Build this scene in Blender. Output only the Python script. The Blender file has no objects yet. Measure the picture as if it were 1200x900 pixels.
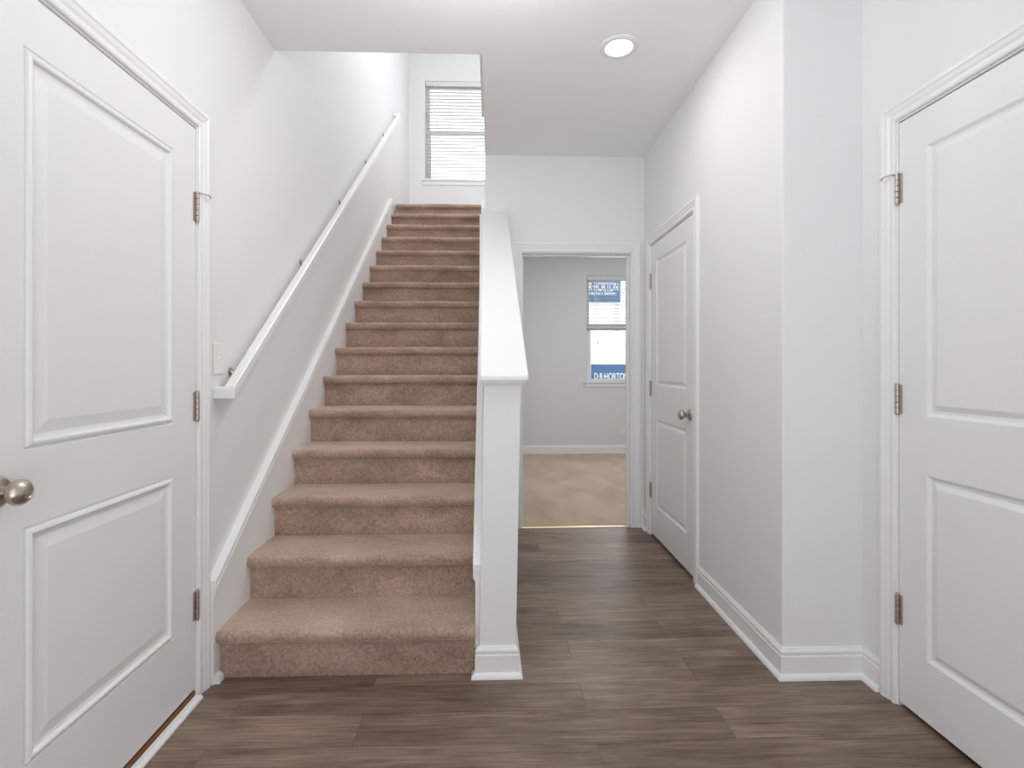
import bpy, bmesh, math, random
from mathutils import Vector, Matrix
R = math.radians
random.seed(7)
SC = bpy.context.scene
COL = SC.collection

# ------------------------------------------------------------------ camera
EYE = 1.19
cam_data = bpy.data.cameras.new('camera')
cam = bpy.data.objects.new('camera', cam_data)
COL.objects.link(cam)
cam.location = (0, 0, EYE)
cam.rotation_euler = (R(90), 0, -math.atan(.03))
cam_data.sensor_fit = 'HORIZONTAL'
cam_data.sensor_width = 36
cam_data.lens = 18
cam_data.shift_x = .010
cam_data.shift_y = -.01667
cam_data.clip_start = .02
SC.camera = cam

# ------------------------------------------------------------------ view, sky, lights
SC.view_settings.view_transform = 'Standard'
SC.view_settings.look = 'None'
SC.view_settings.gamma = 1
SC.view_settings.use_curve_mapping = False
SC.view_settings.exposure = 0.05
SC.cycles.use_denoising = True
SC.cycles.max_bounces = 12
SC.cycles.diffuse_bounces = 8
SC.cycles.glossy_bounces = 4
SC.cycles.transmission_bounces = 8
SC.cycles.transparent_max_bounces = 16
SC.cycles.caustics_reflective = False
SC.cycles.caustics_refractive = False
SC.cycles.sample_clamp_indirect = 6

world = bpy.data.worlds.new('sky')
SC.world = world
world.use_nodes = True
wn = world.node_tree
bg = wn.nodes['Background']
bg.inputs[0].default_value = (.93, .965, 1.0, 1)       # bright overcast sky
bg.inputs[1].default_value = 1.75


def area(name, loc, rot, sx, sy, power, color=(1, 1, 1), shape='RECTANGLE', spread=180):
    l = bpy.data.lights.new(name, 'AREA')
    l.shape = shape
    l.size = sx
    l.size_y = sy
    l.energy = power
    l.color = color
    l.spread = R(spread)
    o = bpy.data.objects.new(name, l)
    COL.objects.link(o)
    o.location = loc
    o.rotation_euler = rot
    return o


def bulb(name, loc, power, radius, color=(1, 1, 1)):
    l = bpy.data.lights.new(name, 'POINT')
    l.energy = power
    l.shadow_soft_size = radius
    l.color = color
    o = bpy.data.objects.new(name, l)
    COL.objects.link(o)
    o.location = loc
    return o


# added fill light low behind the camera, tilted up to brighten the ceiling
area('entrance_fill', (.2, -1.42, .22), (R(154), 0, 0), 2.0, .6, 11.5, (.99, .995, 1))
# daylight through the two windows in the far wall
area('room_window_daylight', (1.83, 6.85, 1.72), (R(-90), 0, 0), .9, 1.4, 10, (.93, .96, 1))
area('landing_window_daylight', (-.38, 6.80, 4.4), (R(-90), 0, 0), .85, 1.3, 1.5, (.97, .98, 1))
# added fill lights, unseen and without fixtures: foyer, far room, upstairs hall
bulb('foyer_fill', (0, 1.58, 2.43), 16.5, .10, (1, .995, .99))
area('room_fill', (1.5, 5.2, 2.72), (0, 0, 0), .4, .4, 18, (1, .995, .99), 'DISK')
bulb('upstairs_fill', (.35, 4.3, 5.2), 68, .16, (1, .998, .995))


# ------------------------------------------------------------------ materials
def new_mat(name):
    m = bpy.data.materials.new(name)
    m.use_nodes = True
    nt = m.node_tree
    return m, nt, nt.nodes['Principled BSDF']


def paint(name, col, rough=.55, bump=.0, scale=220, spec=.35):
    m, nt, b = new_mat(name)
    b.inputs['Base Color'].default_value = (*col, 1)
    b.inputs['Roughness'].default_value = rough
    b.inputs['Specular IOR Level'].default_value = spec
    tc = nt.nodes.new('ShaderNodeTexCoord')
    n = nt.nodes.new('ShaderNodeTexNoise')
    n.inputs['Scale'].default_value = scale
    n.inputs['Detail'].default_value = 3
    nt.links.new(tc.outputs['Object'], n.inputs['Vector'])
    if bump:
        bp = nt.nodes.new('ShaderNodeBump')
        bp.inputs['Strength'].default_value = bump
        bp.inputs['Distance'].default_value = .002
        nt.links.new(n.outputs['Fac'], bp.inputs['Height'])
        nt.links.new(bp.outputs['Normal'], b.inputs['Normal'])
    return m


def metal(name, col, rough=.3):
    m, nt, b = new_mat(name)
    b.inputs['Base Color'].default_value = (*col, 1)
    b.inputs['Metallic'].default_value = 1
    tc = nt.nodes.new('ShaderNodeTexCoord')
    n = nt.nodes.new('ShaderNodeTexNoise')
    n.inputs['Scale'].default_value = 90
    mr = nt.nodes.new('ShaderNodeMapRange')
    mr.inputs['To Min'].default_value = rough * .8
    mr.inputs['To Max'].default_value = rough * 1.25
    nt.links.new(tc.outputs['Object'], n.inputs['Vector'])
    nt.links.new(n.outputs['Fac'], mr.inputs['Value'])
    nt.links.new(mr.outputs['Result'], b.inputs['Roughness'])
    return m


def carpet(name, dark, light, fine=420, patch=3.0, patch_amt=.5, stretch=(1, 1, 1), sheen=.25):
    m, nt, b = new_mat(name)
    L = nt.links
    tc = nt.nodes.new('ShaderNodeTexCoord')
    geo = nt.nodes.new('ShaderNodeNewGeometry')
    n1 = nt.nodes.new('ShaderNodeTexNoise')
    n1.inputs['Scale'].default_value = fine
    n1.inputs['Detail'].default_value = 4
    n1.inputs['Roughness'].default_value = .7
    L.new(geo.outputs['Position'], n1.inputs['Vector'])
    mp = nt.nodes.new('ShaderNodeMapping')
    mp.inputs['Scale'].default_value = stretch
    L.new(geo.outputs['Position'], mp.inputs['Vector'])
    n2 = nt.nodes.new('ShaderNodeTexNoise')
    n2.inputs['Scale'].default_value = patch
    n2.inputs['Detail'].default_value = 3
    n2.inputs['Distortion'].default_value = .6
    L.new(mp.outputs['Vector'], n2.inputs['Vector'])
    n3 = nt.nodes.new('ShaderNodeTexNoise')
    n3.inputs['Scale'].default_value = 75
    n3.inputs['Detail'].default_value = 3
    L.new(geo.outputs['Position'], n3.inputs['Vector'])
    add = nt.nodes.new('ShaderNodeMath')
    add.operation = 'MULTIPLY_ADD'
    add.inputs[1].default_value = patch_amt
    L.new(n2.outputs['Fac'], add.inputs[0])
    m1 = nt.nodes.new('ShaderNodeMath')
    m1.operation = 'MULTIPLY'
    m1.inputs[1].default_value = (1 - patch_amt) * .6
    L.new(n1.outputs['Fac'], m1.inputs[0])
    m2 = nt.nodes.new('ShaderNodeMath')
    m2.operation = 'MULTIPLY_ADD'
    m2.inputs[1].default_value = (1 - patch_amt) * .4
    L.new(n3.outputs['Fac'], m2.inputs[0])
    L.new(m1.outputs[0], m2.inputs[2])
    L.new(m2.outputs[0], add.inputs[2])
    ramp = nt.nodes.new('ShaderNodeValToRGB')
    ramp.color_ramp.elements[0].position = .34
    ramp.color_ramp.elements[0].color = (*dark, 1)
    ramp.color_ramp.elements[1].position = .66
    ramp.color_ramp.elements[1].color = (*light, 1)
    L.new(add.outputs[0], ramp.inputs['Fac'])
    L.new(ramp.outputs['Color'], b.inputs['Base Color'])
    b.inputs['Roughness'].default_value = .95
    b.inputs['Specular IOR Level'].default_value = .1
    b.inputs['Sheen Weight'].default_value = sheen
    b.inputs['Sheen Roughness'].default_value = .5
    b.inputs['Sheen Tint'].default_value = (1, .86, .74, 1)
    bp = nt.nodes.new('ShaderNodeBump')
    bp.inputs['Strength'].default_value = .55
    bp.inputs['Distance'].default_value = .004
    mix = nt.nodes.new('ShaderNodeMath')
    mix.operation = 'ADD'
    L.new(n1.outputs['Fac'], mix.inputs[0])
    L.new(n3.outputs['Fac'], mix.inputs[1])
    L.new(mix.outputs[0], bp.inputs['Height'])
    L.new(bp.outputs['Normal'], b.inputs['Normal'])
    return m


def planks(name):
    m, nt, b = new_mat(name)
    L = nt.links
    geo = nt.nodes.new('ShaderNodeNewGeometry')
    off = nt.nodes.new('ShaderNodeMapping')
    off.inputs['Location'].default_value = (.42, .055, 0)
    L.new(geo.outputs['Position'], off.inputs['Vector'])
    br = nt.nodes.new('ShaderNodeTexBrick')
    br.offset = .37
    br.offset_frequency = 2
    br.squash = 1
    br.inputs['Color1'].default_value = (0, 0, 0, 1)
    br.inputs['Color2'].default_value = (1, 1, 1, 1)
    br.inputs['Mortar'].default_value = (.5, .5, .5, 1)
    br.inputs['Scale'].default_value = 1
    br.inputs['Mortar Size'].default_value = .0011
    br.inputs['Mortar Smooth'].default_value = .3
    br.inputs['Bias'].default_value = 0
    br.inputs['Brick Width'].default_value = 1.22
    br.inputs['Row Height'].default_value = .152
    L.new(off.outputs['Vector'], br.inputs['Vector'])
    # long streaky grain, different for each plank
    sep = nt.nodes.new('ShaderNodeSeparateXYZ')
    L.new(geo.outputs['Position'], sep.inputs[0])
    shift = nt.nodes.new('ShaderNodeMath')
    shift.operation = 'MULTIPLY_ADD'
    shift.inputs[1].default_value = 17.3
    L.new(br.outputs['Color'], shift.inputs[0])
    L.new(sep.outputs['X'], shift.inputs[2])
    comb = nt.nodes.new('ShaderNodeCombineXYZ')
    L.new(shift.outputs[0], comb.inputs[0])
    L.new(sep.outputs['Y'], comb.inputs[1])
    L.new(shift.outputs[0], comb.inputs[2])
    mp = nt.nodes.new('ShaderNodeMapping')
    mp.inputs['Scale'].default_value = (2.2, 26, .6)
    L.new(comb.outputs[0], mp.inputs['Vector'])
    g1 = nt.nodes.new('ShaderNodeTexNoise')
    g1.inputs['Scale'].default_value = 1.0
    g1.inputs['Detail'].default_value = 7
    g1.inputs['Roughness'].default_value = .62
    g1.inputs['Distortion'].default_value = .8
    L.new(mp.outputs['Vector'], g1.inputs['Vector'])
    mp2 = nt.nodes.new('ShaderNodeMapping')
    mp2.inputs['Scale'].default_value = (7, 125, 1)
    L.new(comb.outputs[0], mp2.inputs['Vector'])
    g2 = nt.nodes.new('ShaderNodeTexNoise')
    g2.inputs['Scale'].default_value = 1.0
    g2.inputs['Detail'].default_value = 4
    L.new(mp2.outputs['Vector'], g2.inputs['Vector'])
    mp3 = nt.nodes.new('ShaderNodeMapping')
    mp3.inputs['Scale'].default_value = (3.2, 6.5, 1)
    L.new(comb.outputs[0], mp3.inputs['Vector'])
    g3 = nt.nodes.new('ShaderNodeTexNoise')
    g3.inputs['Scale'].default_value = 1.2
    g3.inputs['Detail'].default_value = 3
    L.new(mp3.outputs['Vector'], g3.inputs['Vector'])

    def madd(a, k, c):
        n = nt.nodes.new('ShaderNodeMath')
        n.operation = 'MULTIPLY_ADD'
        n.inputs[1].default_value = k
        L.new(a, n.inputs[0])
        if isinstance(c, float):
            n.inputs[2].default_value = c
        else:
            L.new(c, n.inputs[2])
        return n.outputs[0]
    v = madd(br.outputs['Color'], .12, -.13)
    v = madd(g1.outputs['Fac'], .55, v)
    v = madd(g2.outputs['Fac'], .34, v)
    v = madd(g3.outputs['Fac'], .27, v)
    ramp = nt.nodes.new('ShaderNodeValToRGB')
    e = ramp.color_ramp.elements
    e[0].position = .30
    e[0].color = (.062, .039, .026, 1)
    e[1].position = .70
    e[1].color = (.33, .242, .178, 1)
    mid = e.new(.5)
    mid.color = (.188, .131, .096, 1)
    L.new(v, ramp.inputs['Fac'])
    seam = nt.nodes.new('ShaderNodeMix')
    seam.data_type = 'RGBA'
    seam.inputs[7].default_value = (.045, .032, .025, 1)
    sf = nt.nodes.new('ShaderNodeMath')
    sf.operation = 'MULTIPLY'
    sf.inputs[1].default_value = .65
    L.new(br.outputs['Fac'], sf.inputs[0])
    L.new(sf.outputs[0], seam.inputs[0])
    L.new(ramp.outputs['Color'], seam.inputs[6])
    L.new(seam.outputs[2], b.inputs['Base Color'])
    rr = nt.nodes.new('ShaderNodeMapRange')
    rr.inputs['To Min'].default_value = .36
    rr.inputs['To Max'].default_value = .52
    L.new(g1.outputs['Fac'], rr.inputs['Value'])
    L.new(rr.outputs['Result'], b.inputs['Roughness'])
    b.inputs['Specular IOR Level'].default_value = .45
    hgt = nt.nodes.new('ShaderNodeMath')
    hgt.operation = 'SUBTRACT'
    L.new(g2.outputs['Fac'], hgt.inputs[0])
    L.new(br.outputs['Fac'], hgt.inputs[1])
    bp = nt.nodes.new('ShaderNodeBump')
    bp.inputs['Strength'].default_value = .18
    bp.inputs['Distance'].default_value = .0015
    L.new(hgt.outputs[0], bp.inputs['Height'])
    L.new(bp.outputs['Normal'], b.inputs['Normal'])
    return m


M = {}
M['wall'] = paint('wall_paint', (.80, .803, .807), .7, .10, 260, .25)
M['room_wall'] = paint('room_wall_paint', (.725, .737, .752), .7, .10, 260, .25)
M['ceiling'] = paint('ceiling_paint', (.87, .875, .878), .85, .18, 160, .15)
M['trim'] = paint('trim_gloss_white', (.825, .828, .83), .35, .02, 60, .45)
M['door'] = paint('door_satin_white', (.815, .818, .82), .42, .05, 140, .4)
M['plastic'] = paint('white_plastic', (.83, .82, .80), .4)
M['vinyl'] = paint('window_vinyl', (.86, .87, .87), .4)
M['sill_wood'] = paint('bare_brown_wood', (.22, .10, .045), .6, .2, 80)
M['dark'] = paint('dark_gap', (.03, .027, .025), .8)
M['rubber'] = paint('white_rubber', (.75, .74, .72), .6)
M['nickel'] = metal('satin_nickel', (.52, .46, .40), .30)
M['hinge'] = metal('hinge_nickel', (.52, .45, .41), .38)
M['brass'] = metal('pale_gold_strip', (.80, .66, .42), .3)
M['floor'] = planks('vinyl_planks')
M['stair_carpet'] = carpet('stair_carpet', (.185, .118, .088), (.62, .455, .365), 190, 4.0, .30, (1, 1.8, 1.8), .75)
M['room_carpet'] = carpet('room_carpet', (.40, .305, .230), (.62, .50, .395), 300, 2.2, .55, (1.6, .8, 1))
M['white_board'] = paint('white_siding', (.86, .87, .88), .8, .1, 40)
M['blue_board'] = paint('blue_sign_paint', (.095, .175, .32), .6)
M['letter'] = paint('white_letter_paint', (.9, .9, .9), .6)
M['ground'] = paint('pale_concrete', (.74, .74, .72), .9, .3, 20)

m, nt, b = new_mat('blind_slat')
b.inputs['Base Color'].default_value = (.88, .88, .86, 1)
b.inputs['Roughness'].default_value = .45
tr = nt.nodes.new('ShaderNodeBsdfTranslucent')
tr.inputs['Color'].default_value = (.9, .9, .88, 1)
mx = nt.nodes.new('ShaderNodeMixShader')
mx.inputs[0].default_value = .25
nt.links.new(b.outputs[0], mx.inputs[1])
nt.links.new(tr.outputs[0], mx.inputs[2])
nt.links.new(mx.outputs[0], nt.nodes['Material Output'].inputs['Surface'])
M['slat'] = m

m, nt, b = new_mat('window_glass')
gl = nt.nodes.new('ShaderNodeBsdfGlossy')
gl.inputs['Roughness'].default_value = .02
tp = nt.nodes.new('ShaderNodeBsdfTransparent')
tp.inputs['Color'].default_value = (.96, .98, .98, 1)
lw = nt.nodes.new('ShaderNodeFresnel')
lw.inputs['IOR'].default_value = 1.35
mx = nt.nodes.new('ShaderNodeMixShader')
nt.links.new(lw.outputs[0], mx.inputs[0])
nt.links.new(tp.outputs[0], mx.inputs[1])
nt.links.new(gl.outputs[0], mx.inputs[2])
nt.links.new(mx.outputs[0], nt.nodes['Material Output'].inputs['Surface'])
M['glass'] = m

m, nt, b = new_mat('lamp_lens')
b.inputs['Base Color'].default_value = (1, 1, 1, 1)
b.inputs['Emission Color'].default_value = (1, .985, .96, 1)
b.inputs['Emission Strength'].default_value = 9
M['lens'] = m


# ------------------------------------------------------------------ mesh helpers
class MB:
    def __init__(self):
        self.v, self.f, self.s = [], [], []

    def add(self, vs, fs, smooth=False):
        n = len(self.v)
        self.v += [tuple(p) for p in vs]
        self.f += [tuple(i + n for i in f) for f in fs]
        self.s += [smooth] * len(fs)
        return self

    def box(self, x0, x1, y0, y1, z0, z1):
        v = [(x, y, z) for z in (z0, z1) for y in (y0, y1) for x in (x0, x1)]
        return self.add(v, [(0, 2, 3, 1), (4, 5, 7, 6), (0, 1, 5, 4), (2, 6, 7, 3), (0, 4, 6, 2), (1, 3, 7, 5)])

    def loft(self, rings, closed=True, caps=True, smooth=False):
        """rings: list of equal-length point loops"""
        n = len(rings[0])
        vs = [p for r in rings for p in r]
        fs = []
        for i in range(len(rings) - 1):
            for j in range(n if closed else n - 1):
                k = (j + 1) % n
                fs.append((i * n + j, i * n + k, (i + 1) * n + k, (i + 1) * n + j))
        if caps:
            fs.append(tuple(range(n - 1, -1, -1)))
            fs.append(tuple((len(rings) - 1) * n + j for j in range(n)))
        return self.add(vs, fs, smooth)

    def prism(self, poly, axis, a, b):
        def P(p, t):
            if axis == 'x':
                return (t, p[0], p[1])
            if axis == 'y':
                return (p[0], t, p[1])
            return (p[0], p[1], t)
        return self.loft([[P(p, a) for p in poly], [P(p, b) for p in poly]])

    def lathe(self, origin, axis, prof, n=32, smooth=True):
        """prof: (distance along axis, radius)"""
        o = Vector(origin)
        ax = Vector(axis).normalized()
        t = Vector((0, 0, 1)) if abs(ax.z) < .9 else Vector((1, 0, 0))
        u = ax.cross(t).normalized()
        w = ax.cross(u)
        rings = []
        for d, r in prof:
            rings.append([tuple(o + ax * d + (u * math.cos(2 * math.pi * k / n) + w * math.sin(2 * math.pi * k / n)) * r) for k in range(n)])
        return self.loft(rings, True, True, smooth)

    def tube(self, pts, r, n=10):
        pts = [Vector(p) for p in pts]
        rings = []
        for i, p in enumerate(pts):
            d = (pts[min(i + 1, len(pts) - 1)] - pts[max(i - 1, 0)]).normalized()
            t = Vector((0, 0, 1)) if abs(d.z) < .9 else Vector((1, 0, 0))
            u = d.cross(t).normalized()
            w = d.cross(u)
            rings.append([tuple(p + (u * math.cos(2 * math.pi * k / n) + w * math.sin(2 * math.pi * k / n)) * r) for k in range(n)])
        return self.loft(rings, True, True, True)

    def build(self, name, mat, parent=None, bevel=0, segs=2, angle=35):
        me = bpy.data.meshes.new(name)
        me.from_pydata(self.v, [], self.f)
        bm = bmesh.new()
        bm.from_mesh(me)
        bmesh.ops.remove_doubles(bm, verts=bm.verts, dist=1e-6)
        bmesh.ops.recalc_face_normals(bm, faces=bm.faces)
        bm.to_mesh(me)
        bm.free()
        if any(self.s):
            me.polygons.foreach_set('use_smooth', [True] * len(me.polygons))
            me.set_sharp_from_angle(angle=R(40))
        me.materials.append(M[mat] if isinstance(mat, str) else mat)
        o = bpy.data.objects.new(name, me)
        COL.objects.link(o)
        if parent:
            o.parent = parent
        if bevel:
            md = o.modifiers.new('edge', 'BEVEL')
            md.width = bevel
            md.segments = segs
            md.limit_method = 'ANGLE'
            md.angle_limit = R(angle)
        return o


def tag(o, label, cat, group=None, kind=None):
    o['label'] = label
    o['category'] = cat
    if group:
        o['group'] = group
    if kind:
        o['kind'] = kind
    return o


def empty(name, loc, rz=0):
    o = bpy.data.objects.new(name, None)
    o.empty_display_size = .1
    COL.objects.link(o)
    o.location = loc
    o.rotation_euler = (0, 0, rz)
    return o


# ------------------------------------------------------------------ key dimensions
XL = -1.045                      # left wall
XR2 = 1.45                       # right wall by the near door
YB = 3.77                        # wall at the end of the hall
YW = 6.98                        # outside wall with both windows
YF = -1.6
CEIL = 2.748
RISE, RUN, Y1 = .189, .254, 1.99
OVER = .035
UP = 16 * RISE                   # upper floor
UPC = UP + 2.44
SX0, SX1 = -1.02, -.043          # carpet between the two skirts


def hall_x(y):                   # the hall wall runs slightly off square
    return 1.135 + .0201 * (y - 1.93)


SK = -math.atan(.0201)           # its turn about z

# ------------------------------------------------------------------ floors
fl = MB()
fl.box(-1.2, 1.62, YF, YB + .015, -.08, 0)
tag(fl.build('floor', 'floor'), 'grey-brown wood plank floor of the hall', 'floor', kind='structure')
fl = MB()
fl.box(-.0, 2.9, YB + .015, YW + .02, -.08, .004)
tag(fl.build('floor_room', 'room_carpet'), 'beige carpet floor of the room beyond the doorway', 'floor', kind='structure')

# ------------------------------------------------------------------ door / opening dimensions along each wall
D1 = dict(y=1.872, w=.812, top=2.048)       # left door, hinge edge (far)
D2 = dict(y=1.757, w=.812, top=2.048)       # right door, hinge edge (far)
DH = dict(y=3.600, w=.790, top=2.048)       # hall door, hinge edge (far)
OPX0, OPX1, OPTOP = .262, 1.066, 2.030      # doorway in the hall's end wall
JAM = .021

# ------------------------------------------------------------------ walls
w = MB()
T = .13
a0, a1 = D1['y'] - D1['w'] - JAM, D1['y'] + JAM
w.box(XL - T, XL, YF, a0, -.08, UPC)
w.box(XL - T, XL, a1, YW + .14, -.08, UPC)
w.box(XL - T, XL, a0, a1, D1['top'] + JAM, UPC)
w.box(XL - T, XL - .075, a0, a1, -.08, D1['top'] + JAM)
tag(w.build('wall_left', 'wall'), 'long white wall running up beside the stairs', 'wall', kind='structure')

w = MB()
a0, a1 = D2['y'] - D2['w'] - JAM, D2['y'] + JAM
w.box(XR2, XR2 + T, YF, a0, -.08, CEIL + .02)
w.box(XR2, XR2 + T, a1, 1.93, -.08, CEIL + .02)
w.box(XR2, XR2 + T, a0, a1, D2['top'] + JAM, CEIL + .02)
w.box(XR2 + .075, XR2 + T, a0, a1, -.08, D2['top'] + JAM)
tag(w.build('wall_right', 'wall'), 'white wall holding the nearest right-hand door', 'wall', kind='structure')

w = MB()                                       # projecting hall wall: polygon pieces, slightly skewed
a0, a1 = DH['y'] - DH['w'] - JAM, DH['y'] + JAM


def hall_piece(y0, y1, z0, z1, d0=0, d1=.13, end=False):
    p = [(hall_x(y0) + d0, y0), (hall_x(y0) + d1, y0), (hall_x(y1) + d1, y1), (hall_x(y1) + d0, y1)]
    w.prism(p, 'z', z0, z1)


w.prism([(hall_x(1.93), 1.93), (XR2 + .13, 1.93), (XR2 + .13, a0), (hall_x(a0), a0)], 'z', -.08, CEIL + .02)
hall_piece(a1, YB + .12, -.08, CEIL + .02, 0, .45)
hall_piece(a0, a1, DH['top'] + JAM, CEIL + .02, 0, .45)
hall_piece(a0, a1, -.08, DH['top'] + JAM, .075, .45)
tag(w.build('wall_hall', 'wall', bevel=.006, angle=60), 'white hall wall with outside corner and the middle door', 'wall', kind='structure')

w = MB()                                       # end wall with doorway
w.box(-.0095, OPX0 - .019, YB, YB + .12, -.08, CEIL)
w.box(OPX1 + .019, 1.45, YB, YB + .12, -.08, CEIL)
w.box(OPX0 - .019, OPX1 + .019, YB, YB + .12, OPTOP + .019, CEIL)
tag(w.build('wall_end', 'wall'), 'white wall across the end of the hall around the doorway', 'wall', kind='structure')

w = MB()                                       # wall carrying the upper half of the stairs
w.box(-.0095, .10, YB + .12, YW, -.08, CEIL)
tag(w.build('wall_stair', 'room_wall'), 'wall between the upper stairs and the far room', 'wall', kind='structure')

WIN1 = dict(x=1.375, w=.92, z0=.992, z1=2.445)      # room window
WIN2 = dict(x=-.832, w=.92, z0=3.735, z1=5.075)      # landing window
w = MB()
T = .14
y0, y1 = YW, YW + T
for W in (WIN1, WIN2):
    pass
w.box(XL - .13, WIN2['x'], y0, y1, UP - .3, UPC)
w.box(WIN2['x'] + WIN2['w'], 2.9, y0, y1, UP - .3, UPC)
w.box(WIN2['x'], WIN2['x'] + WIN2['w'], y0, y1, UP - .3, WIN2['z0'])
w.box(WIN2['x'], WIN2['x'] + WIN2['w'], y0, y1, WIN2['z1'], UPC)
tag(w.build('wall_landing', 'wall'), 'white wall around the window at the top of the stairs', 'wall', kind='structure')
w = MB()
w.box(XL - .13, WIN1['x'], y0, y1, -.08, UP - .3)
w.box(WIN1['x'] + WIN1['w'], 2.9, y0, y1, -.08, UP - .3)
w.box(WIN1['x'], WIN1['x'] + WIN1['w'], y0, y1, -.08, WIN1['z0'])
w.box(WIN1['x'], WIN1['x'] + WIN1['w'], y0, y1, WIN1['z1'], UP - .3)
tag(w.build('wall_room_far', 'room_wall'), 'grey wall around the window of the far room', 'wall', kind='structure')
w = MB()
w.box(2.78, 2.9, YB, YW, -.08, UP - .3)
w.box(1.45, 2.78, YB, YB + .12, -.08, UP - .3)
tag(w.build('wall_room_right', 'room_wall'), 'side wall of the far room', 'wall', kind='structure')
w = MB()                                       # upstairs shell
w.box(2.4, 2.5, 1.0, YW, UP, UPC)
w.box(XL, 2.5, .9, 1.0, UP, UPC)
tag(w.build('wall_upper', 'wall'), 'upstairs hall walls', 'wall', kind='structure')
w = MB()
w.box(XL - .13, 2.6, .9, YW + .14, UPC, UPC + .1)
tag(w.build('ceiling_upper', 'ceiling'), 'upstairs ceiling', 'ceiling', kind='structure')
w = MB()                                       # wall behind the photographer, either side of the open entrance
w.box(XL - .13, -.95, YF - .12, YF, -.08, CEIL + .02)
w.box(1.35, XR2 + .13, YF - .12, YF, -.08, CEIL + .02)
w.box(-.95, 1.35, YF - .12, YF, 2.65, CEIL + .02)
tag(w.build('wall_front', 'wall'), 'wall around the entrance', 'wall', kind='structure')

# hall ceiling, open above the stairs
OX, OY = -.021, 2.555
LIGHT = (.645, 2.475)
w = MB()
w.box(XL - .02, XR2 + .15, YF - .1, OY, CEIL, UP - .01)
w.prism([(OX, OY), (2.9, OY), (2.9, YW), (-.0095, YW), (-.0095, YB)], 'z', CEIL, UP - .01)
tag(w.build('ceiling', 'ceiling'), 'flat white hall ceiling cut away over the stairs', 'ceiling', kind='structure')
w = MB()
w.prism([(OX - .022, OY + .04), (OX + .03, OY + .04), (OX + .03, YB - .01), (-.034, YB - .01)], 'z', UP - .002, UP + .12)
tag(w.build('trim_opening', 'trim', bevel=.003), 'white curb trim along the upstairs edge of the stair opening', 'trim', kind='structure')


# ------------------------------------------------------------------ mouldings
CASING = [(0, 0), (0, .008), (.004, .011), (.012, .0115), (.016, .0085), (.022, .0085), (.030, .0125), (.043, .0145),
          (.047, .0175), (.058, .0175), (.0635, .014), (.0635, 0)]


def casing(name, x0, x1, top, parent, scale=1.0, z0=0.0):
    """local frame: x to the right, z up, out of the wall is -y"""
    rings = []
    for (px, pz, ox, oz) in ((x0, z0, -1, 0), (x0, top, -1, 1), (x1, top, 1, 1), (x1, z0, 1, 0)):
        rings.append([(px + ox * d * scale, -h, pz + oz * d * scale) for d, h in CASING])
    mb = MB()
    mb.loft(rings, True, True)
    return mb.build(name, 'trim', parent)


BASE = [(0, 0), (.013, 0), (.013, .084), (.0095, .088), (.0095, .092), (.012, .096), (.0115, .103), (.006, .111), (.004, .116), (0, .116)]
SHOE = [(.013, 0), (.027, 0), (.0265, .006), (.024, .012), (.020, .0165), (.016, .019), (.013, .0195)]


def sweep(profile, path):
    """path of (x, y); the wall is on the right of the walking direction, the room on its left"""
    n = len(path)
    rings = []
    for i, p in enumerate(path):
        P = Vector(p)
        ds = []
        if i > 0:
            ds.append((P - Vector(path[i - 1])).normalized())
        if i < n - 1:
            ds.append((Vector(path[i + 1]) - P).normalized())
        ns = [Vector((-d.y, d.x)) for d in ds]
        if len(ns) == 2:
            b = (ns[0] + ns[1]).normalized()
            b = b / b.dot(ns[0])
        else:
            b = ns[0]
        rings.append([(P.x + b.x * d, P.y + b.y * d, z) for d, z in profile])
    mb = MB()
    mb.loft(rings, True, True)
    return mb


def baseboard(name, path, label, parent=None, shoe=True):
    o = sweep(BASE, path).build(name, 'trim', parent)
    if not parent:
        tag(o, label, 'baseboard', kind='structure')
    if shoe:
        s = sweep(SHOE, path).build('shoe_moulding', 'trim', o)
    return o


# ------------------------------------------------------------------ doors
def ring_panel(mb, x0, x1, z0, z1, prof):
    """sunk or raised panel in the face y = 0; prof: (inset, height out of the face)"""
    rings = []
    for d, h in prof:
        rings.append([(x0 + d, -h, z0 + d), (x1 - d, -h, z0 + d), (x1 - d, -h, z1 - d), (x0 + d, -h, z1 - d)])
    mb.loft(rings, True, False)
    last = rings[-1]
    mb.add(last, [(0, 1, 2, 3)])


PANEL_INNER = [(0, 0), (.003, -.0015), (.011, -.0085), (.017, -.0095), (.021, -.0095), (.037, -.0015), (.040, -.001)]
PANEL_ENTRY = [(0, 0), (.003, -.004), (.006, -.004), (.010, .003), (.017, .005), (.021, .003), (.024, -.005), (.032, -.0065),
               (.036, -.0065), (.062, -.001), (.065, -.0005)]


def slab(mb, w, z0, z1, stile, panels, prof, t=.035):
    xs = [0, stile, w - stile, w]
    zs = [z0]
    for a, b in panels:
        zs += [a, b]
    zs.append(z1)
    for i in range(3):
        for j in range(len(zs) - 1):
            if i == 1 and j % 2 == 1:
                continue
            mb.add([(xs[i], 0, zs[j]), (xs[i + 1], 0, zs[j]), (xs[i + 1], 0, zs[j + 1]), (xs[i], 0, zs[j + 1])], [(0, 1, 2, 3)])
    for a, b in panels:
        ring_panel(mb, stile, w - stile, a, b, prof)
    # edges and back, sharing the face's border points
    for i in range(3):
        for z in (z0, z1):
            mb.add([(xs[i], 0, z), (xs[i + 1], 0, z), (xs[i + 1], t, z), (xs[i], t, z)], [(0, 1, 2, 3)])
    for j in range(len(zs) - 1):
        for x in (0, w):
            mb.add([(x, 0, zs[j]), (x, 0, zs[j + 1]), (x, t, zs[j + 1]), (x, t, zs[j])], [(0, 1, 2, 3)])
    mb.add([(0, t, z0), (w, t, z0), (w, t, z1), (0, t, z1)], [(0, 1, 2, 3)])


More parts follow.
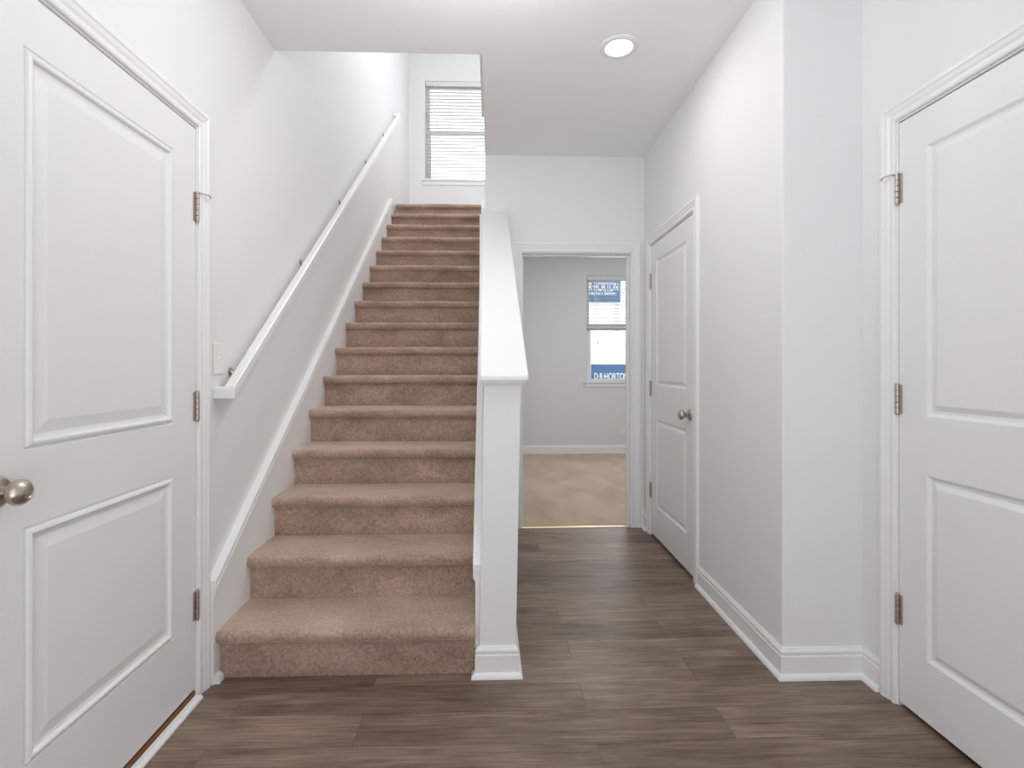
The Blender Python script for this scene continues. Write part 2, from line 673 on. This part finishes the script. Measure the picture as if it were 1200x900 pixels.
def knob(parent, x, z, lock=False):
    """rosette on the door face, knob standing out along -y"""
    rs = MB().lathe((x, 0, z), (0, -1, 0), [(0, .0), (0, .033), (.003, .033), (.006, .0315), (.009, .026), (.011, .017), (.013, .0125), (.022, .0115), (.026, .013)], 36)
    r = rs.build('rosette', 'nickel', parent)
    k = MB().lathe((x, 0, z), (0, -1, 0), [(.024, .0), (.024, .012), (.029, .0155), (.034, .0215), (.040, .0262), (.047, .0282), (.054, .0270), (.060, .0225), (.0645, .0165), (.0665, .0125)] +
                   ([(.0655, .0115), (.0655, .0)] if lock else [(.0675, .006), (.068, 0)]), 36)
    kn = k.build('knob', 'nickel', parent)
    if lock:
        MB().lathe((x, 0, z), (0, -1, 0), [(.0655, 0), (.0655, .0085), (.0675, .0082), (.068, .0)], 20).build('lock_cylinder', 'hinge', kn)
    return kn


def hinge(parent, x, z, side, stop=False, h=.102):
    """side: -1 when the frame is to the left of the joint, +1 to the right"""
    mb = MB()
    n = 5
    seg = h / n
    for i in range(n):
        a, b = z - h / 2 + i * seg + .0006, z - h / 2 + (i + 1) * seg - .0006
        mb.lathe((x, -.0062, 0), (0, 0, 1), [(a, 0), (a, .0056), (a + .0006, .0064), (b - .0006, .0064), (b, .0056), (b, 0)], 16)
    mb.lathe((x, -.0062, 0), (0, 0, 1), [(z - h / 2 - .004, 0), (z - h / 2 - .004, .004), (z - h / 2, .005), (z - h / 2, 0)], 16)
    mb.lathe((x, -.0062, 0), (0, 0, 1), [(z + h / 2, 0), (z + h / 2, .005), (z + h / 2 + .004, .004), (z + h / 2 + .004, 0)], 16)
    o = mb.build('hinge', 'hinge', parent)
    lf = MB()
    s = -side
    xa, xb = sorted((x + s * .0035, x + s * .0175))
    lf.box(xa, xb, -.0022, .0006, z - h / 2, z + h / 2)
    for k in (-.032, 0, .032):
        lf.lathe((x + s * .0125, -.0022, z + k), (0, -1, 0), [(0, 0), (0, .003), (.0008, .0022), (.0008, 0)], 12)
    lf.build('leaf', 'hinge', o, bevel=.0006)
    if stop:
        st = MB()
        zz = z + h / 2 + .001
        st.tube([(x, -.006, zz), (x + side * .012, -.016, zz + .002), (x + side * .030, -.031, zz + .001), (x + side * .041, -.031, zz - .004)], .0024)
        st.lathe((x, -.0062, 0), (0, 0, 1), [(zz - .002, 0), (zz - .002, .008), (zz + .002, .008), (zz + .002, 0)], 16)
        st.build('pin_stop', 'hinge', o)
        MB().lathe((x + side * .040, -.031, zz - .004), (side * 1, .35, -.1), [(0, 0), (0, .0055), (.006, .0055), (.009, .004), (.009, 0)], 14).build('bumper', 'rubber', o)
    return o


def door(name, loc, rz, w, top, hinge_side, stile, panels, prof, hinges, label, bottom, knob_in, kz, lock=False, stop_top=False, leg0=0.0):
    root = empty(name, loc, rz)
    tag(root, label, 'door', kind='structure')
    s = MB()
    slab(s, w, bottom, top - .004, stile, panels, prof)
    s.build('door_slab', 'door', root)
    g = .003
    jb = MB()
    z1 = top + g
    jb.box(-g - .018, -g, 0, .074, leg0, z1 + .018)
    jb.box(w + g, w + g + .018, 0, .074, leg0, z1 + .018)
    jb.box(-g, w + g, 0, .074, z1, z1 + .018)
    jb.build('jamb', 'trim', root, bevel=.0012)
    sp = MB()
    sp.box(-g, .009, .0365, .074, leg0, z1)
    sp.box(w - .009, w + g, .0365, .074, leg0, z1)
    sp.box(.009, w - .009, .0365, .074, z1 - .012, z1)
    sp.build('door_stop', 'trim', root)
    casing('casing', -g - .006, w + g + .006, z1 + .006, root, z0=leg0)
    side = -1 if hinge_side == 'L' else 1
    hx = -g / 2 if hinge_side == 'L' else w + g / 2
    for i, hz in enumerate(hinges):
        hinge(root, hx, hz, side, stop_top and i == 0)
    kx = w - knob_in if hinge_side == 'L' else knob_in
    if kz:
        knob(root, kx, kz, lock)
    return root


# left door: leads out, so it has a sill
d1 = door('door_1', (XL, D1['y'] - D1['w'], 0), R(90), D1['w'], D1['top'], 'R', .128, [(.280, .826), (1.000, 1.918)], PANEL_ENTRY,
          [1.764, 1.049, .334], 'white two-panel door in the wall beside the foot of the stairs', .040, .064, .922, True, True)
s = MB()
s.box(.0, D1['w'], .0005, .034, .0, .026)
s.build('wooden_sill', 'sill_wood', d1)
s = MB()
W1 = D1['w']
s.prism([(-.028, 0), (-.028, .005), (-.024, .010), (-.016, .013), (-.002, .014), (-.001, 0)], 'x', 0, 1)
s.v = [(-.004 + x * (W1 + .004), y, z) for x, y, z in s.v]
s.build('threshold', 'trim', d1)
s = MB()
s.box(.001, W1 - .001, .0005, .030, .037, .040)
s.build('door_sweep', 'rubber', d1)

door('door_2', (XR2, D2['y'], 0), R(-90), D2['w'], D2['top'], 'L', .112, [(.218, .832), (1.026, 1.922)], PANEL_INNER,
     [1.815, 1.077, .340], 'nearest white two-panel door, cut off by the photo edge', .018, .064, .92, False, True)

door('door_3', (hall_x(DH['y']), DH['y'], 0), R(-90) + SK, DH['w'], DH['top'], 'L', .118, [(.225, .832), (1.06, 1.926)], PANEL_INNER,
     [1.80, 1.04, .32], 'white two-panel door with round knob in the hall wall', .020, .062, .918)

# doorway at the end of the hall
dw = empty('door_4', (0, YB, 0))
tag(dw, 'open doorway with white casing at the end of the hall', 'doorway', kind='structure')
j = MB()
j.box(OPX0 - .019, OPX0, 0, .12, 0, OPTOP + .019)
j.box(OPX1, OPX1 + .019, 0, .12, 0, OPTOP + .019)
j.box(OPX0, OPX1, 0, .12, OPTOP, OPTOP + .019)
j.build('jamb', 'trim', dw, bevel=.0012)
j = MB()
j.box(OPX0, OPX0 + .011, .045, .08, 0, OPTOP)
j.box(OPX1 - .011, OPX1, .045, .08, 0, OPTOP)
j.box(OPX0 + .011, OPX1 - .011, .045, .08, OPTOP - .011, OPTOP)
j.build('door_stop', 'trim', dw)
casing('casing', OPX0 - .006, OPX1 + .006, OPTOP + .006, dw, 1.16)
j = MB()                                       # the leaf stands open into the room, at right angles to the doorway
slab(j, .79, .018, 2.02, .115, [(.225, .832), (1.03, 1.92)], PANEL_INNER)
sl = j.build('door_slab', 'door', dw)
sl.rotation_euler = (0, 0, R(90))
sl.location = (OPX0 - .002, .124, 0)
for hz in (1.80, 1.04, .32, ):
    h = hinge(dw, 0, hz, -1)
    h.rotation_euler = (0, 0, R(90))
    h.location = (OPX0 + .002, .118, 0)
t = MB()
t.prism([(YB + .004, .0), (YB + .006, .006), (YB + .014, .0085), (YB + .024, .006), (YB + .026, .0)], 'x', OPX0, OPX1)
tag(t.build('trim_threshold', 'brass'), 'thin pale gold strip where the planks meet the carpet', 'threshold strip', kind='structure')

# ------------------------------------------------------------------ baseboards
CW = .0725 + .003
yc1 = D1['y'] + .0725
lb = sweep([(0, 0), (.020, 0), (.0195, .010), (.017, .020), (.012, .027), (.005, .031), (0, .032)], [(SX0, 1.985), (SX0, yc1 + .006)]).build('baseboard_left', 'trim')
tag(lb, 'stub of white moulding on the floor between left door and bottom step', 'baseboard', kind='structure')
yn = D2['y'] + .0735
yh = DH['y'] - DH['w'] - .0735
yh2 = DH['y'] + .0735
baseboard('baseboard_right', [(XR2, yn), (XR2, 1.93), (hall_x(1.93), 1.93), (hall_x(yh), yh)],
          'white baseboard turning the outside corner of the hall wall')
baseboard('baseboard_end', [(hall_x(yh2), yh2), (hall_x(YB), YB), (OPX1 + .0815, YB)], 'short white baseboard in the end corner by the doorway')
baseboard('baseboard_room', [(2.78, YW), (.1, YW)], 'white baseboard under the far room window', shoe=False)

# ------------------------------------------------------------------ staircase
st = empty('staircase', (-.53, Y1, 0))
tag(st, 'straight flight of stairs covered in tan brown carpet', 'stairs')


def to_local(o, root):
    o.parent = root
    o.location = -Vector(root.location)
    return o


def soft(x, s, seed):
    return .0016 * math.sin(x * 9.1 + s * 2.3 + seed) + .0011 * math.sin(x * 23.7 + s * 4.1 + seed * 1.7)


NX = 36
for i in range(1, 17):
    yr = Y1 + (i - 1) * RUN
    z0, z1 = (i - 1) * RISE, i * RISE
    rd = random.uniform(0, 6)
    # riser
    zb0 = z0 - .008 if i > 1 else 0
    pts = [(yr + .03, zb0), (yr + .002, zb0), (yr + .0005, z0 + .006), (yr, z0 + .05), (yr, z1 - .055), (yr, z1 - .035), (yr + .03, z1 - .035)]
    rings = []
    for k in range(NX + 1):
        x = SX0 + (SX1 - SX0) * k / NX
        rings.append([(x, y + (soft(x, z * 9, rd) * .7 if abs(y - yr) < .002 else 0), z) for y, z in pts])
    to_local(MB().loft(rings, True, True, True).build('riser', 'stair_carpet'), st)
    # tread with rolled nosing
    yf = yr - OVER
    yb = yr + RUN + .016 if i < 16 else YW
    h = .047
    pts = [(yb, z1 - .03), (yb, z1)]
    if i < 16:
        pts += [(yb - .06, z1), (yb - .12, z1 + .0005), (yf + .08, z1 + .001)]
    else:
        pts += [(yf + .5, z1), (yf + .08, z1 + .001)]
    r = .021
    for a in range(90, 271, 15):
        cy, cz = yf + r, (z1 - r if a <= 180 else z1 - h + r)
        pts.append((cy + r * math.cos(R(a)), cz + r * math.sin(R(a))))
    pts += [(yr + .002, z1 - h), (yr + .004, z1 - .03)]
    rings = []
    for k in range(NX + 1):
        x = SX0 + (SX1 - SX0) * k / NX
        ring = []
        for y, z in pts:
            q = max(0, 1 - abs(y - yf) / .06)
            ring.append((x, y + soft(x, 1, rd) * q, z + soft(x, 2, rd + 1) * q + soft(x, y * 14, rd) * .5))
        rings.append(ring)
    to_local(MB().loft(rings, True, True, True).build('tread', 'stair_carpet'), st)

# skirts either side: board in the wall colour with a white moulding along the top
SKA, SKB = (1.950, .392), (5.549, 3.003)       # top of the moulding at both ends (y, z)
slope = (SKB[1] - SKA[1]) / (SKB[0] - SKA[0])


def sk(y):
    return SKA[1] + slope * (y - SKA[0])


def skirt(xa, xb, ya, sgn, xface):
    back = -abs(xb - xa)
    y2 = SKB[0]
    poly = [(ya, 0), (ya, sk(ya) - .02), (y2, sk(y2) - .02), (y2, UP - .35), (2.9, 0)]
    mb = MB()
    mb.prism(poly, 'x', xa, xb)
    bd = to_local(mb.build('skirt_board', 'wall'), st)
    prof = [(0, -.062), (.003, -.062), (.005, -.056), (.009, -.050), (.009, -.030), (.007, -.026), (.007, -.020), (.010, -.014), (.010, -.005), (.008, 0), (back, 0), (back, -.02), (0, -.02)]
    rings = []
    for y in (ya, y2):
        rings.append([(xface + sgn * d, y, sk(y) + z) for d, z in prof])
    mb = MB()
    mb.loft(rings, True, True)
    mo = to_local(mb.build('skirt_moulding', 'trim'), st)


skirt(XL + .0005, SX0, 1.9455, 1, SX0)
skirt(SX1, -.010, 1.990, -1, SX1)

# ------------------------------------------------------------------ half wall beside the stairs, with its cap
KY0 = 1.973
kw = empty('half_wall', (.045, KY0, 0))
tag(kw, 'white half wall with sloping cap between the stairs and the hall', 'half wall')
CZ0, CZ1 = 1.157, 2.334                        # cap top at both ends
capt = .021


def capz(y):
    return CZ0 + (CZ1 - CZ0) * (y - 1.945) / (YB - 1.945)


def face_x(y, z, right):
    """the front end of this wall leans a little"""
    f = max(0, (YB - y) / (YB - KY0))
    lean = .021 * (z / 1.1) * f
    return (.112 if right else -.031) + lean if right else -.031 + lean


mb = MB()
rings = []
for k in range(9):
    y = KY0 + (YB - KY0) * k / 8
    zt = capz(y) - capt
    ring = [(face_x(y, 0, False), y, 0)]
    for q in range(1, 6):
        z = zt * q / 5
        ring.append((face_x(y, z, False), y, z))
    for q in range(5, -1, -1):
        z = zt * q / 5
        ring.append((face_x(y, z, True), y, z))
    rings.append(ring)
mb.loft(rings, True, True)
to_local(mb.build('wall_body', 'wall', bevel=.004, angle=60), kw)
# cap board
ya = 1.945
mb = MB()
fr = [(-.024, ya, capz(ya)), (.161, ya, capz(ya))]
bk = [(-.034, YB, CZ1), (.150, YB, CZ1)]
mb.add([(fr[0][0], ya, fr[0][2] - capt), (fr[1][0], ya, fr[1][2] - capt), (bk[1][0], YB, CZ1 - capt), (bk[0][0], YB, CZ1 - capt),
        fr[0], fr[1], bk[1], bk[0]],
       [(0, 1, 2, 3), (4, 5, 6, 7), (0, 1, 5, 4), (1, 2, 6, 5), (2, 3, 7, 6), (3, 0, 4, 7)])
to_local(mb.build('cap', 'trim', bevel=.006, segs=3), kw)
# bed moulding under the cap, mitred round the front end
prof = [(0, -.036), (.004, -.036), (.006, -.030), (.012, -.022), (.017, -.012), (.018, -.006), (.018, 0), (0, 0)]
mb = MB()
rings = []
yb_ = YB - .001
for (x, y, ox, oy) in ((face_x(yb_, 2.3, False), yb_, -1, 0), (face_x(KY0, 1.1, False), KY0, -1, -1), (face_x(KY0, 1.1, True), KY0, 1, -1), (face_x(yb_, 2.3, True), yb_, 1, 0)):
    rings.append([(x + ox * d, y + oy * d, capz(y + oy * d) - capt + z) for d, z in prof])
mb.loft(rings, True, True)
to_local(mb.build('bed_moulding', 'trim'), kw)
# baseboard round the foot of the half wall
path = [(.112, YB - .0005), (.112, KY0), (-.031, KY0), (-.031, 1.986)]
pth = path
bb = sweep(BASE, pth).build('baseboard', 'trim')
to_local(bb, kw)
sh = sweep(SHOE, pth).build('shoe_moulding', 'trim', bb)

# ------------------------------------------------------------------ handrail
hr = empty('handrail', (XL, 1.98, 1.1))
tag(hr, 'long white wooden handrail sloping up the left wall', 'handrail')
RX0, RX1 = -1.006, -.966
A, B = (1.993, 1.069), (5.815, 4.003)          # lower edge, front face
RT = .036 / math.cos(math.atan(.767))
mb = MB()


def rail_ring(y, z, dy=0):
    c = .005
    hgt = RT
    return [(RX0, y, z + c), (RX0 + c, y, z), (RX1 - c, y, z), (RX1, y, z + c), (RX1, y, z + hgt - c), (RX1 - c, y, z + hgt), (RX0 + c, y, z + hgt), (RX0, y, z + hgt - c)]


mb.loft([rail_ring(*A), rail_ring(*B)], True, True)
to_local(mb.build('rail', 'trim'), hr)
mb = MB()
mb.prism([(A[0] - .004, A[1] - .001), (A[0] + .002, A[1] - .001), (A[0] + .040, A[1] + .029), (A[0] + .040, A[1] + .046), (A[0] + .030, A[1] + .044), (A[0] - .004, A[1] + .040)], 'x', XL, RX1 + .0008)
to_local(mb.build('end_return', 'trim', bevel=.003), hr)
mb = MB()
mb.box(XL, RX1, B[0] - .036, B[0] + .003, B[1] + .002, B[1] + .043)
to_local(mb.build('end_return', 'trim', bevel=.005), hr)
for yb in (2.12, 2.91, 3.67, 4.45, 5.20):
    zb = A[1] + .767 * (yb - A[0])
    mb = MB()
    zr = zb + .006
    mb.lathe((XL, yb, zr), (1, 0, 0), [(0, 0), (0, .016), (.003, .016), (.006, .012), (.007, .0)], 20)
    mb.tube([(XL + .004, yb, zr), (XL + .018, yb, zr - .020), (XL + .040, yb, zr - .026), (XL + .058, yb, zb + .001)], .0065)
    mb.prism([(yb - .03, zb - .03 * .767 - .004), (yb + .03, zb + .03 * .767 - .004), (yb + .03, zb + .03 * .767 + .001), (yb - .03, zb - .03 * .767 + .001)], 'x', RX0 + .010, RX1 - .012)
    to_local(mb.build('bracket', 'hinge'), hr)

# ------------------------------------------------------------------ light switch and outlet
sw = empty('light_switch', (XL, 2.024, 1.222), R(90))
tag(sw, 'white toggle light switch on the wall between left door and handrail', 'light switch')
mb = MB()
mb.box(-.037, .037, -.006, 0, -.060, .060)
mb.build('cover_plate', 'plastic', sw, bevel=.003, segs=3)
mb = MB()
mb.box(-.006, .006, -.0075, -.004, -.013, .013)
mb.prism([(-.007, -.006), (-.019, .004), (-.019, .010), (-.007, .008)], 'x', -.004, .004)
mb.build('toggle', 'plastic', sw, bevel=.0008)
for z in (-.030, .030):
    MB().lathe((0, -.006, z), (0, -1, 0), [(0, 0), (0, .0036), (.001, .003), (.001, 0)], 12).build('screw', 'plastic', sw)

ou = empty('wall_outlet', (1.87, YW, .335))
tag(ou, 'small white power outlet low on the far room wall', 'outlet')
mb = MB()
mb.box(-.036, .036, -.006, 0, -.058, .058)
mb.build('cover_plate', 'plastic', ou, bevel=.003)
for z in (-.020, .020):
    mb = MB()
    mb.prism([(-.016, z - .009), (-.011, z - .014), (.011, z - .014), (.016, z - .009), (.016, z + .009), (.011, z + .014), (-.011, z + .014), (-.016, z + .009)], 'y', -.008, -.004)
    rc = mb.build('receptacle', 'plastic', ou)
    mb = MB()
    mb.box(-.007, -.005, -.0085, -.006, z - .002, z + .007)
    mb.box(.005, .007, -.0085, -.006, z - .002, z + .006)
    mb.build('slots', 'dark', rc)

# ------------------------------------------------------------------ recessed ceiling light
cl = empty('ceiling_light', (LIGHT[0], LIGHT[1], CEIL))
tag(cl, 'round recessed light glowing in the hall ceiling', 'ceiling light')
MB().lathe((0, 0, 0), (0, 0, -1), [(0, .064), (0, .094), (.003, .093), (.006, .085), (.0075, .073), (.006, .066), (.0, .064)], 48).build('trim_ring', 'trim', cl)
MB().lathe((0, 0, 0), (0, 0, -1), [(0, 0), (0, .0655), (.004, .0655), (.006, .058), (.007, .03), (.0072, 0)], 48).build('lens', 'lens', cl)
lamp = area('lamp', (0, 0, -.012), (0, 0, 0), .13, .13, 2.6, (1, .985, .96), 'DISK', 180)
lamp.parent = cl


# ------------------------------------------------------------------ windows and blinds
def frame_ring(mb, x0, x1, z0, z1, b, y0, y1, bt=None, bb=None):
    bt = b if bt is None else bt
    bb = b if bb is None else bb
    mb.box(x0, x0 + b, y0, y1, z0, z1)
    mb.box(x1 - b, x1, y0, y1, z0, z1)
    mb.box(x0 + b, x1 - b, y0, y1, z1 - bt, z1)
    mb.box(x0 + b, x1 - b, y0, y1, z0, z0 + bb)


def window(name, W, label, stool=.03):
    w, z0, z1 = W['w'], W['z0'], W['z1']
    root = empty(name, (W['x'], YW, z0))
    tag(root, label, 'window', kind='structure')
    h = z1 - z0
    mb = MB()
    frame_ring(mb, 0, w, 0, h, .020, .085, .139, .020, .010)
    mb.build('window_frame', 'vinyl', root, bevel=.002)
    mid = h * .5 + .006
    mb = MB()
    frame_ring(mb, .020, w - .020, mid - .018, h - .020, .032, .115, .135)
    up = mb.build('upper_sash', 'vinyl', root, bevel=.002)
    MB().box(.052, w - .052, .124, .126, mid + .014, h - .052).build('pane', 'glass', up)
    mb = MB()
    frame_ring(mb, .020, w - .020, .010, mid + .022, .050, .092, .113, .050, .022)
    lo = mb.build('lower_sash', 'vinyl', root, bevel=.002)
    MB().box(.069, w - .069, .101, .103, .031, mid - .026).build('pane', 'glass', lo)
    mb = MB()
    mb.box(-.045, w + .045, -.032, .0, -.022, 0)
    mb.box(.0005, w - .0005, 0, .085, -.0005, .004)
    mb.build('window_sill', 'trim', root, bevel=.004, segs=3)
    mb = MB()
    mb.prism([(0, -.080), (-.009, -.080), (-.014, -.072), (-.014, -.034), (-.018, -.0225), (0, -.0225)], 'x', -.03, w + .03)
    mb.build('apron', 'trim', root)
    return root


window('window_1', WIN1, 'white sash window with blue signs seen through it, in the far room')
window('window_2', WIN2, 'white sash window at the top of the stairs')


def blind(name, W, drop, tilt, label, wand, cord_x, stack=0):
    w, z1 = W['w'], W['z1']
    root = empty(name, (W['x'], YW + .045, z1))
    tag(root, label, 'window blind')
    g = .008
    mb = MB()
    mb.box(g, w - g, -.028, .028, -.048, -.002)
    mb.box(g - .003, w - g + .003, -.036, -.030, -.062, -.002)
    mb.build('headrail', 'slat', root, bevel=.002)
    mb = MB()
    pitch = .0445
    n = int((drop - .085) / pitch)
    c, s = math.cos(R(tilt)), math.sin(R(tilt))
    z = -.088
    for i in range(n + 1):
        z = -.088 - i * pitch
        up, dn = [], []
        for q in range(5):
            t = (q / 4 - .5) * .050
            cr = .0022 * (1 - (q / 2 - 1) ** 2)
            up.append((t * c, z + t * s + cr + .0013))
            dn.append((t * c, z + t * s + cr - .0013))
        mb.prism(up + dn[::-1], 'x', g, w - g)
    zb = z - pitch
    for q in range(stack):                    # slats lying on the bottom rail while the blind is raised
        mb.box(g, w - g, -.025, .025, zb + .0105 + q * .0036, zb + .0130 + q * .0036)
    mb.build('slats', 'slat', root)
    mb = MB()
    mb.box(g, w - g, -.026, .026, zb - .010, zb + .010)
    mb.build('bottom_rail', 'slat', root, bevel=.004)
    for x in (.115, w - .115):
        for y in (-.0265, .0265):
            MB().tube([(x, y, -.04), (x, y, zb)], .0011, 6).build('ladder_cord', 'plastic', root)
    for x in cord_x:
        mb = MB()
        mb.tube([(x, -.040, -.03), (x, -.040, -wand)], .0013, 6)
        mb.lathe((x, -.040, -wand), (0, 0, -1), [(0, 0), (0, .003), (.02, .006), (.028, .005), (.03, 0)], 10)
        mb.build('pull_cord', 'plastic', root)
    mb = MB()
    xw = cord_x[0] - .03
    mb.tube([(xw, -.041, -.045), (xw, -.041, -wand * .95)], .0035, 8)
    mb.build('tilt_wand', 'plastic', root)
    return root


blind('window_blind', WIN1, .705, 0, 'half-raised white slatted blind over the far room window', .90, (.155, .165), 9)
blind('window_blind', WIN2, WIN2['z1'] - WIN2['z0'] - .03, 11, 'fully lowered white slatted blind at the top of the stairs', .55, (.150, .160))


# ------------------------------------------------------------------ outside the far room
def letters(text, size, depth, width=None):
    cu = bpy.data.curves.new('letters', 'FONT')
    cu.body = text
    cu.size = size
    cu.extrude = depth
    cu.align_x = 'CENTER'
    cu.align_y = 'CENTER'
    cu.offset = size * .012
    o = bpy.data.objects.new('letters', cu)
    COL.objects.link(o)
    bpy.context.view_layer.update()
    me = bpy.data.meshes.new_from_object(o.evaluated_get(bpy.context.evaluated_depsgraph_get()))
    bpy.data.objects.remove(o)
    if width:
        xs = [v.co.x for v in me.vertices]
        k = width / (max(xs) - min(xs))
        for v in me.vertices:
            v.co.x *= k
    return me


def put_letters(name, text, size, width, loc, parent):
    me = letters(text, size, .004, width)
    me.materials.clear()
    me.materials.append(M['letter'])
    o = bpy.data.objects.new(name, me)
    COL.objects.link(o)
    o.parent = parent
    o.location = loc
    o.rotation_euler = (R(90), 0, 0)
    return o


YS = 10.5


def at(u, v, y):                               # point of the picture at depth y
    th = math.atan(.03)
    dx, dz = (u - 588) / 600, (430 - v) / 600
    rx, ry = dx * math.cos(th) + math.sin(th), -dx * math.sin(th) + math.cos(th)
    t = y / ry
    return Vector((rx * t, y, EYE + dz * t))


g = MB()
g.box(-20, 30, YW + .14, 60, -.30, -.10)
tag(g.build('ground', 'ground'), 'pale open ground outside the far room window', 'ground', kind='structure')

# big sign, raised on two posts
p0, p1 = at(682, 354, YS), at(726.5, 327, YS)
sg = empty('yard_sign', ((p0.x + p1.x) / 2, YS, -.10))
tag(sg, 'blue sign with white lettering, seen behind the blind slats', 'sign')
cx = (p0.x + p1.x) / 2
hw = (p1.x - p0.x) / 2
zc = (p0.z + p1.z) / 2 + .10
hh = (p1.z - p0.z) / 2
mb = MB()
mb.box(-hw, hw, -.015, .015, zc - hh, zc + hh)
mb.build('sign_panel', 'blue_board', sg, bevel=.003)
mb = MB()
mb.box(-hw - .03, hw + .03, .015, .035, zc - hh - .03, zc + hh + .03)
mb.build('sign_frame', 'white_board', sg)
put_letters('lettering', 'D\u00b7R\u00b7HORTON', .26, hw * 1.84, (-.01, -.016, zc + hh * .30), sg)
put_letters('lettering', "America's Builder", .12, hw * 1.6, (0, -.016, zc - hh * .20), sg)
for x in (-hw + .05, hw - .05):
    mb = MB()
    mb.box(x - .045, x + .045, .036, .126, 0, zc + hh + .05)
    mb.build('post', 'white_board', sg, bevel=.004)

# low banner in front
YL = 9.0
q0, q1 = at(692.5, 449, YL), at(744, 427, YL)
bn = empty('banner', ((q0.x + q1.x) / 2, YL, -.10))
tag(bn, 'low blue banner with white lettering at the bottom of the far window', 'banner')
hw = (q1.x - q0.x) / 2
zt, zb_ = q1.z + .10, q0.z + .10 - .10
mb = MB()
mb.box(-hw, hw, -.008, .008, zb_, zt)
mb.build('banner_sheet', 'blue_board', bn)
put_letters('lettering', 'D\u00b7R\u00b7HORTON', .165, .60, (-.035, -.010, 1.19 + .10 - (441.5 - 430) * YL / 600), bn)
for x in (-hw + .02, hw - .02):
    mb = MB()
    mb.box(x - .02, x + .02, .009, .049, 0, zt + .03)
    mb.build('stake', 'white_board', bn)
# pale fence beyond
YN = 22.0
f0, f1 = at(640, 402, YN), at(820, 402, YN)
fn = empty('fence', ((f0.x + f1.x) / 2, YN, -.10))
tag(fn, 'pale fence line far beyond the signs', 'fence')
L_ = (f1.x - f0.x) / 2
hz = f0.z + .10
mb = MB()
n = 24
for i in range(n):
    xa = -L_ + 2 * L_ * i / n
    mb.box(xa + .006, xa + 2 * L_ / n - .006, -.012, .012, .05, hz - .04)
mb.build('boards', 'white_board', fn)
mb = MB()
mb.box(-L_, L_, -.03, .03, hz - .04, hz)
mb.build('top_rail', 'ground', fn)
